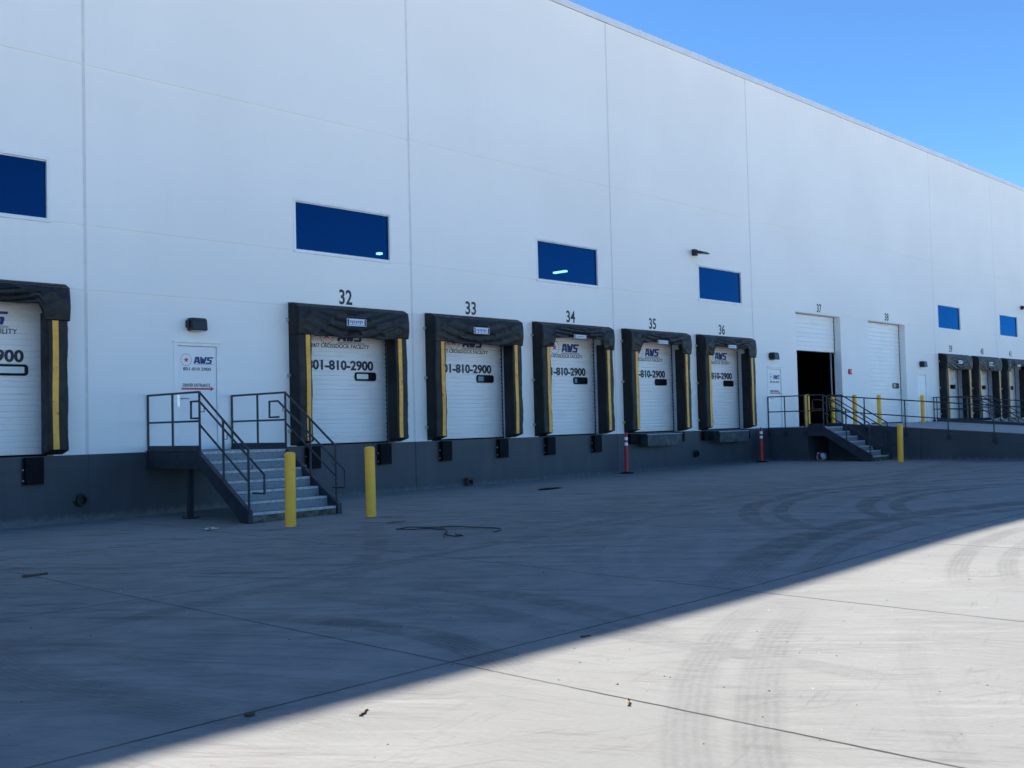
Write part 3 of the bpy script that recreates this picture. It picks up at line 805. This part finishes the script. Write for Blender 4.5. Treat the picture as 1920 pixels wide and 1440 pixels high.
def pipe(x, z, label):
    root = empty('pipe_stub', (x, 0, z))
    t = MB(); n = 24; L = -.10
    for j in range(n):
        a0, a1 = 2*math.pi*j/n, 2*math.pi*(j+1)/n
        for (r0, y0, r1, y1) in ((.125, 0, .125, -.02), (.125, -.02, .10, -.03), (.10, -.03, .10, L), (.10, L, .075, L), (.075, L, .075, .01)):
            t.q([(r0*math.cos(a0), y0, r0*math.sin(a0)), (r0*math.cos(a1), y0, r0*math.sin(a1)), (r1*math.cos(a1), y1, r1*math.sin(a1)), (r1*math.cos(a0), y1, r1*math.sin(a0))])
    t.build('collar', M['housing'], root, smooth=True, recalc=False)
    d = MB(); d.tube([(0, .0, 0), (0, -.012, 0)], .075, 20); d.build('dark_bore', M['black'], root)
    tag(root, label, 'pipe stub', 'pipe stubs in the dark wall base')
pipe(-.14, .40, 'black round pipe stub low on the dark wall base right of door 31')
pipe(19.66, .50, 'black round pipe stub low on the dark wall base between doors 35 and 36')

# ------------------------------------------------------------------ steel stairs
def stairs(X0, X1, ya, yl, yb, g0, label, leg=True, wallpost=True, name='steel_stairs'):
    """landing ya..yl at dock height, then seven risers down to yb"""
    root = empty(name, ((X0 + X1) / 2, (ya + yb) / 2, g0)); ox, oy = -(X0 + X1) / 2, -(ya + yb) / 2; oz = -g0
    def bld(b, *a, **k):
        b.v = [(x + ox, y + oy, z + oz) for x, y, z in b.v]; return b.build(*a, **k)
    H = BAND - g0; rise = H / 7; run = (yl - yb) / 6.25
    l = MB(); l.box(X0 + .055, X1 - .055, yl - .01, ya - .012, BAND - .06, BAND - .005); bld(l, 'landing', M['tread'], root, bevel=.004)
    nz_ = MB(); nz_.box(X0 + .056, X1 - .056, yl - .03, yl - .011, BAND - .045, BAND - .001); bld(nz_, 'nosing', M['nosing'], root, bevel=.004)
    for k in range(1, 7):
        z = BAND - rise * k; yf = yl - run * k; yk = yf + run
        t = MB(); t.box(X0 + .056, X1 - .056, yf, yk - .012, z - .045, z)                       # tread
        t.box(X0 + .056, X1 - .056, yk - .024, yk - .013, z + .001, z + rise - .047)              # riser above
        bld(t, 'tread', M['tread'], root, bevel=.004)
        n_ = MB(); n_.box(X0 + .057, X1 - .057, yf - .014, yf - .001, z - .042, z + .003); bld(n_, 'nosing', M['nosing'], root, bevel=.004)
    t = MB(); t.box(X0 + .056, X1 - .056, yb + run * .25 - .014, yb + run * .25, g0 + .0, g0 + rise - .048); bld(t, 'riser', M['stained_tread'], root)
    slope = rise / run
    for sx, X in ((-1, X0), (1, X1)):
        s = MB(); xa, xb = (X, X + .05) if sx < 0 else (X - .05, X)
        zt = BAND + .03
        poly = [(ya - .002, zt), (yl + .02, zt), (yb + .02, g0 + .22), (yb + .0, g0 + .20), (yb, g0 + .003), (yb + .27, g0 + .003), (yl - .02, zt - .33), (ya - .002, zt - .33)]
        s.prism(poly, xa, xb, 'x')
        # channel flanges
        fx0, fx1 = (X - .035, X - .0) if sx < 0 else (X, X + .035)
        s.prism([(ya - .003, zt + .0), (yl + .02, zt + .0), (yl + .02, zt - .014), (ya - .003, zt - .014)], fx0, fx1, 'x')
        s.prism([(ya - .003, zt - .318), (yl - .0, zt - .318), (yl - .0, zt - .332), (ya - .003, zt - .332)], fx0, fx1, 'x')
        s.prism([(yl + .02, zt - .002), (yb + .02, g0 + .218), (yb + .03, g0 + .204), (yl + .03, zt - .016)], fx0, fx1, 'x')
        s.box(fx0, fx1, yb - .004, yb + .006, g0 + .003, g0 + .22)
        bld(s, 'stringer', M['stringer'], root, bevel=.003)
        xr = X + (.025 if sx < 0 else -.025); r = .021
        zr = BAND + 1.07
        ye = yb + .07
        def rz(y): return zr - (yl - y) * slope - .0   # sloped rail height
        zlow = rz(ye)
        gr = MB(); gr.tube([(xr, ya - .03, zr), (xr, yl, zr), (xr, ye, zlow), (xr, ye, zlow - .05)], r, 10); bld(gr, 'top_rail', M['rail'], root, smooth=True)
        mr = MB(); mr.tube([(xr, ya - .03, zr - .52), (xr, yl, zr - .52)], r * .9, 10); mr.tube([(xr, yl, zr - .58), (xr, ye, zlow - .55)], r * .9, 10); bld(mr, 'mid_rail', M['rail'], root, smooth=True)
        tp = MB(); tp.box(xr - .006, xr + .006, yl + .02, ya - .03, BAND + .031, BAND + .115); bld(tp, 'toe_plate', M['rail'], root)
        ym = (ya + yl) / 2
        posts = [(ya - .03, zr)] + ([(ym, zr)] if ya - yl > 1.0 else []) + [(yl, zr), ((yl + ye) / 2, rz((yl + ye) / 2)), (ye, zlow)]
        for y, zt_ in posts:
            zb_ = BAND + .03 if y >= yl - .01 else max(g0 + .18, BAND + .03 - (yl - y) * slope * .93 - .02)
            p = MB(); p.tube([(xr, y, zb_ - .02), (xr, y, zt_)], r, 10); bld(p, 'post', M['rail'], root, smooth=True)
        # grab rail with looped ends, inside the guard
        xi = xr + (.075 if sx < 0 else -.075); hz = BAND + .91
        yt, yo = yl + .13, yl + .42; yz = yb - .28; zz2 = hz - (yt - yz) * slope
        zz2 = max(zz2, g0 + .82)
        h = MB(); h.tube([(xi, yt - .02, hz - .305), (xi, yo, hz - .305), (xi, yo, hz), (xi, yt, hz), (xi, yz, zz2), (xi, yz, zz2 - .31), (xi, yz + .34, zz2 - .31)], .019, 10)
        for y in (yl - .03, (yl + ye) / 2, ye):
            zc = hz - max(0, (yt - y)) * slope
            h.tube([(xr, y, zc - .09), (xi, y, zc - .09), (xi, y, zc - .01)], .008, 6)
        bld(h, 'handrail', M['rail'], root, smooth=True)
    if leg:
        for X in (X0 + .10, X1 - .10):
            q = MB(); q.box(X - .045, X + .045, yl + .44, yl + .53, g0 + .012, BAND - .06); q.box(X - .12, X + .12, yl + .36, yl + .61, g0 + .001, g0 + .013)
            for a, b in ((-.09, .39), (.09, .39), (-.09, .58), (.09, .58)): q.tube([(X + a, yl + b, g0 + .013), (X + a, yl + b, g0 + .05)], .011, 6)
            bld(q, 'leg', M['stringer'], root, bevel=.003)
    tag(root, label, 'stairs', 'dark steel stairs up to the dock doors')
    return root
stairs(1.155, 3.025, 0.0, -1.89, -3.50, .02, 'nearest dark steel stairs, leading up to the entrance door beside door 32')
stairs(24.22, 25.62, -1.475, -2.06, -3.72, .08, 'dark steel stairs climbing to the platform in front of open door 37', leg=False)
stairs(38.78, 39.85, -.06, -2.05, -3.6, .08, 'farthest dark steel stairs, beyond the ramp in front of door 39', leg=False)

# ------------------------------------------------------------------ ramp and platform in front of doors 37 and 38
rp = empty('loading_ramp', (32, -5, .08)); OX, OY, OZ = -32, 5, -.08
def off(b, *a, **k):
    b.v = [(x + OX, y + OY, z + OZ) for x, y, z in b.v]; return b.build(*a, **k)
def rampz(y): return max(.09, 1.216 - .07 * max(0, -y - .4))
RX0, RX1, YE = 25.70, 38.50, -16.5
b = MB(); b.box(24.24, RX0 + .01, -1.47, -.002, -.1, BAND - .002); off(b, 'platform', [M['band']], rp, bevel=.006)
b = MB(); b.box(24.25, RX0 + .3, -1.46, -.004, BAND - .0015, BAND + .004); off(b, 'platform_top', M['ramp'], rp)
b = MB(); ysr = [-.002, -.4, -4, -8, -12, YE]
for y0, y1 in zip(ysr, ysr[1:]): b.q([(RX0 + .2, y0, rampz(y0)), (RX1 - .2, y0, rampz(y0)), (RX1 - .2, y1, rampz(y1)), (RX0 + .2, y1, rampz(y1))])
off(b, 'ramp_surface', M['ramp'], rp)
def curbz(y, h): return max(.16, min(1.36, 1.216 - .07 * max(0, -y - .4) + h))
for X, h, ystart in ((RX0, .20, -1.475), (RX1 - .2, .13, -.30)):
    pts = [(ystart, curbz(ystart, h))]
    for y in (-2, -3, -4.7, -7, -10, -13, YE): pts.append((y, curbz(y, h)))
    pts += [(YE, -.1), (ystart, -.1)]
    b = MB(); b.prism(pts, X, X + .2, 'x'); off(b, 'retaining_wall', M['band'], rp, bevel=.008)
j = MB()
for y in (-4.72, -9.4): j.box(RX0 - .002, RX0 + .004, y - .008, y + .008, .05, curbz(y, .2) - .03)
off(j, 'control_joint', M['black'], rp)
tag(rp, 'concrete truck ramp with dark side walls rising to doors 37 and 38', 'loading ramp')

def guardrail(x, pts, ys_, below, label, name='guardrail'):
    root = empty(name, (x, ys_[0], 1.2)); o3 = (-x, -ys_[0], -1.2)
    def z_at(y):
        for (ya, za), (yb, zb) in zip(pts, pts[1:]):
            if yb <= y <= ya: return za + (zb - za) * (ya - y) / (ya - yb)
        return pts[-1][1]
    def bl(b, *a, **k):
        b.v = [(q[0] + o3[0], q[1] + o3[1], q[2] + o3[2]) for q in b.v]; return b.build(*a, **k)
    t = MB(); t.tube([(x, y, z) for y, z in pts], .021, 10); bl(t, 'top_rail', M['rail'], root, smooth=True)
    t = MB(); t.tube([(x, y, z - .52) for y, z in pts], .019, 10); bl(t, 'mid_rail', M['rail'], root, smooth=True)
    for y in ys_:
        t = MB(); t.tube([(x, y, z_at(y)), (x, y, z_at(y) - below)], .021, 10)
        t.box(x - .03, x + .03, y - .05, y + .05, z_at(y) - below, z_at(y) - below + .12); bl(t, 'post', M['rail'], root, smooth=True)
    tag(root, label, 'guardrail', 'dark guardrails around the platform and ramp')
guardrail(24.205, [(-.03, 2.29), (-1.42, 2.29)], [-.03, -.66, -1.40], 1.34, 'short dark guardrail along the left edge of the concrete platform beside door 37')
guardrail(25.665, [(-1.52, 2.28), (-1.9, 2.25), (-16.3, .95)], [-2.84, -4.24, -5.64, -7.05, -8.45, -9.85, -11.25, -12.65, -14.05, -15.45], 1.18, 'long sloping dark guardrail on the near side wall of the ramp')
guardrail(38.54, [(-.03, 2.29), (-.9, 2.27), (-16.3, .95)], [-.06, -1.5, -2.9, -4.3, -5.7, -7.1, -8.5, -9.9, -11.3, -12.7, -14.1, -15.5], 1.10, 'long sloping dark guardrail on the far side wall of the ramp')

# ------------------------------------------------------------------ bollards
def bollard(x, y, z0, h, label, r=.082, tilt=0):
    n = [(r, -.05), (r, h - .05), (r * .97, h - .03), (r * .8, h - .010), (r * .45, h), (.001, h + .003)]
    b = MB(); b.lathe([(r * 1.0, -.04), (r, h - .055), (r * .985, h - .035), (r * .9, h - .015), (r * .6, h - .003), (.002, h)], 0, 0, 28)
    o = b.build('bollard', M['yellow'], smooth=True); o.location = (x, y, z0); o.rotation_euler = (R(tilt), R(tilt * .6), 0)
    tag(o, label, 'bollard', 'yellow bollards in front of the doors')
bollard(1.26, -4.50, .02, 1.20, 'yellow bollard nearest the camera, in front of the near stairs', .088, .3)
bollard(2.92, -4.50, .055, 1.20, 'yellow bollard between the near stairs and the right end of door 32', .088, -.3)
bollard(23.95, -4.78, .08, 1.19, 'yellow bollard standing on the ground right of the far stair foot', .088, .6)
bollard(26.12, -.50, BAND, 1.15, 'yellow bollard on the platform at the left side of open door 37')
bollard(29.85, -.50, BAND, 1.15, 'yellow bollard at the right side of open door 37')
bollard(31.98, -.50, BAND, 1.15, 'yellow bollard at the left side of door 38')
bollard(36.22, -.50, BAND, 1.15, 'yellow bollard at the right side of door 38')
bollard(31.45 - 2.2, 1.0 - .9, BAND, 1.15, 'shaded yellow bollard just inside the dark opening of door 37')

# ------------------------------------------------------------------ delineator posts
def delineator(x, y, z, label):
    root = empty('delineator_post', (x, y, z), random.uniform(0, 1))
    b = MB(); b.lathe([(.058, .02), (.055, .5), (.048, 1.0), (.045, 1.08), (.03, 1.10), (.026, 1.13), (.034, 1.15), (.03, 1.17), (.01, 1.175)], 0, 0, 20); b.build('post', M['post_red'], root, smooth=True)
    for zz_ in (.80, .955):
        b = MB(); b.lathe([(.0535, zz_), (.053, zz_ + .085)], 0, 0, 20); b.build('reflective_band', M['reflector'], root, smooth=True)
    b = MB(); b.lathe([(.21, 0), (.21, .02), (.12, .035), (.06, .05)], 0, 0, 8); b.build('base', M['rubber'], root)
    tag(root, label, 'delineator post', 'red delineator posts with white bands')
delineator(15.70, -.30, .08, 'red delineator post with white bands at the wall between doors 34 and 35')
delineator(23.20, -.30, .08, 'red delineator post with white bands at the wall right of door 36')

# ------------------------------------------------------------------ small things on the ground
def stick(x, y, L, ang, mat, label, w=.012, name='wood_stick', cat='stick'):
    b = MB(); n = 5
    b.tube([(-L/2 + L*i/n, .006*math.sin(i*2.1), w*.6) for i in range(n + 1)], w, 6, r2=w * .6)
    o = b.build(name, mat); o.location = (x, y, gz(x)); o.rotation_euler = (0, 0, R(ang)); tag(o, label, cat)
stick(-5.06, -14.25, .13, 35, M['wood'], 'thin brown stick on the sunlit concrete near the bottom centre', .008)
stick(-3.99, -15.27, .15, 40, M['wood'], 'short brown twig on the sunlit concrete right of the bottom centre', .008)
stick(2.43, -5.73, .36, 0, M['wood'], 'pale wooden stick beside the yellow bollard next to door 32', .014)
stick(-3.73, -6.71, .30, 10, M['brown'], 'rust brown scrap lying on the joint at the left edge', .02, 'rusty_scrap', 'scrap')
stick(-2.70, -13.9, .09, -8, M['brown'], 'dark brown twig right at the shadow edge', .008)
b = MB()
pts = [(1.71,-6.57),(1.85,-6.58),(1.99,-6.55),(2.11,-6.90),(2.35,-7.12),(2.42,-7.40),(2.46,-7.62),(2.50,-7.85),(2.47,-8.02),(2.32,-8.18),(2.13,-8.23)]
def smooth_path(p, n=5):
    out = []
    for i in range(len(p) - 1):
        p0, p1, p2, p3 = p[max(i-1,0)], p[i], p[i+1], p[min(i+2, len(p)-1)]
        for j in range(n):
            t = j / n
            out.append(tuple(.5 * ((2*p1[k]) + (-p0[k]+p2[k])*t + (2*p0[k]-5*p1[k]+4*p2[k]-p3[k])*t*t + (-p0[k]+3*p1[k]-3*p2[k]+p3[k])*t**3) for k in (0, 1)))
    out.append(p[-1]); return out
for path in (pts, [(1.71,-6.57),(1.80,-6.85),(1.98,-6.95),(2.03,-7.25)], [(2.20,-7.0),(2.05,-7.3),(1.82,-7.58),(1.55,-7.80),(1.35,-8.03)], [(1.62,-7.75),(1.5,-8.06),(1.62,-8.12),(1.69,-7.89)]):
    b.tube([(x, y, gz(x) + .012) for x, y in smooth_path(path)], .008, 6)
tag(b.build('cable', M['cable'], smooth=True), 'thin black cable snaking across the shaded concrete before the bollards', 'cable')
def crumple(name, x, y, w, l, h, mats, label, cat, seed, rz=0):
    rnd = random.Random(seed); bm = bmesh.new(); bmesh.ops.create_icosphere(bm, subdivisions=3, radius=1)
    for v in bm.verts:
        k = 1 + .25 * math.sin(v.co.x * 5 + seed) * math.cos(v.co.y * 6 + seed) + rnd.uniform(-.12, .12)
        v.co = Vector((v.co.x * w / 2 * k, v.co.y * l / 2 * k, max(0, (v.co.z * .5 + .45)) * h * k))
    me = bpy.data.meshes.new(name); 
    for f in bm.faces:
        c = f.calc_center_median(); f.material_index = (0 if math.sin(c.x * 30 + seed) > -.2 else (1 if c.y * 10 % 1 > .4 else 2)) % len(mats)
    bm.to_mesh(me); bm.free()
    for q in mats: me.materials.append(q)
    o = bpy.data.objects.new(name, me); COL.objects.link(o); o.location = (x, y, gz(x)); o.rotation_euler = (0, 0, rz); tag(o, label, cat)
crumple('crumpled_bag', 24.80, -1.65, .34, .34, .27, [M['bag_white'], M['bag_red'], M['bag_dark']], 'crumpled white printed bag with red patch under the far stairs', 'bag', 3.3)
crumple('paper_scrap', .32, -3.66, .30, .16, .035, [M['paper'], M['brown']], 'flattened tan paper scrap on the ground left of the near stairs', 'paper', 1.2, .5)
crumple('rubber_mat_scrap', 9.36, -2.92, .85, .22, .03, [M['rubber']], 'flat black rubber scrap on the ground in front of door 33', 'scrap', 4.4, .1)
crumple('stone', -5.49, -13.78, .06, .05, .02, [M['brown']], 'small dark brown lump on the joint at the bottom left', 'stone', 2.0)
bb = empty('wood_block', (9.62, -.07, gz(9.6)))
b = MB(); b.box(-.09, .09, -.055, .055, .002, .20); b.build('block', M['brown'], bb, bevel=.008)
b = MB(); b.box(-.06, .06, -.058, -.0555, .05, .15); b.build('front_recess', M['rubber'], bb)
tag(bb, 'small brown block standing against the dark wall base below door 33', 'block')

# grit and pale chips scattered over the slab
def scatter(name, n, mat, label, smin, smax, seed):
    rnd = random.Random(seed); b = MB()
    for _ in range(n):
        t = rnd.random() ** .8
        y = -2 - 15.5 * rnd.random() ** .75; x = -9 + 24 * rnd.random() if y < -9 else -6 + 28 * rnd.random()
        s = rnd.uniform(smin, smax) * (1.8 if rnd.random() < .06 else 1); z = gz(x); a = rnd.uniform(0, 6.28); e = rnd.uniform(.5, 1.6)
        ca, sa = math.cos(a), math.sin(a); n0 = len(b.v)
        P_ = [(s*e, 0, 0), (0, s, 0), (-s*e, 0, 0), (0, -s, 0), (0, 0, s * .8)]
        b.v += [(x + px*ca - py*sa, y + px*sa + py*ca, z + pz + .0005) for px, py, pz in P_]
        for f in ((0,1,4),(1,2,4),(2,3,4),(3,0,4)): b.f.append(tuple(n0+i for i in f)); b.m.append(0)
    tag(b.build(name, mat, recalc=False), label, 'grit', None, 'stuff')
scatter('dark_grit', 650, M['pebble'], 'dark grit scattered over the concrete yard', .003, .010, 5)
scatter('pale_chips', 160, M['chip'], 'pale chips scattered over the concrete yard', .003, .006, 9)
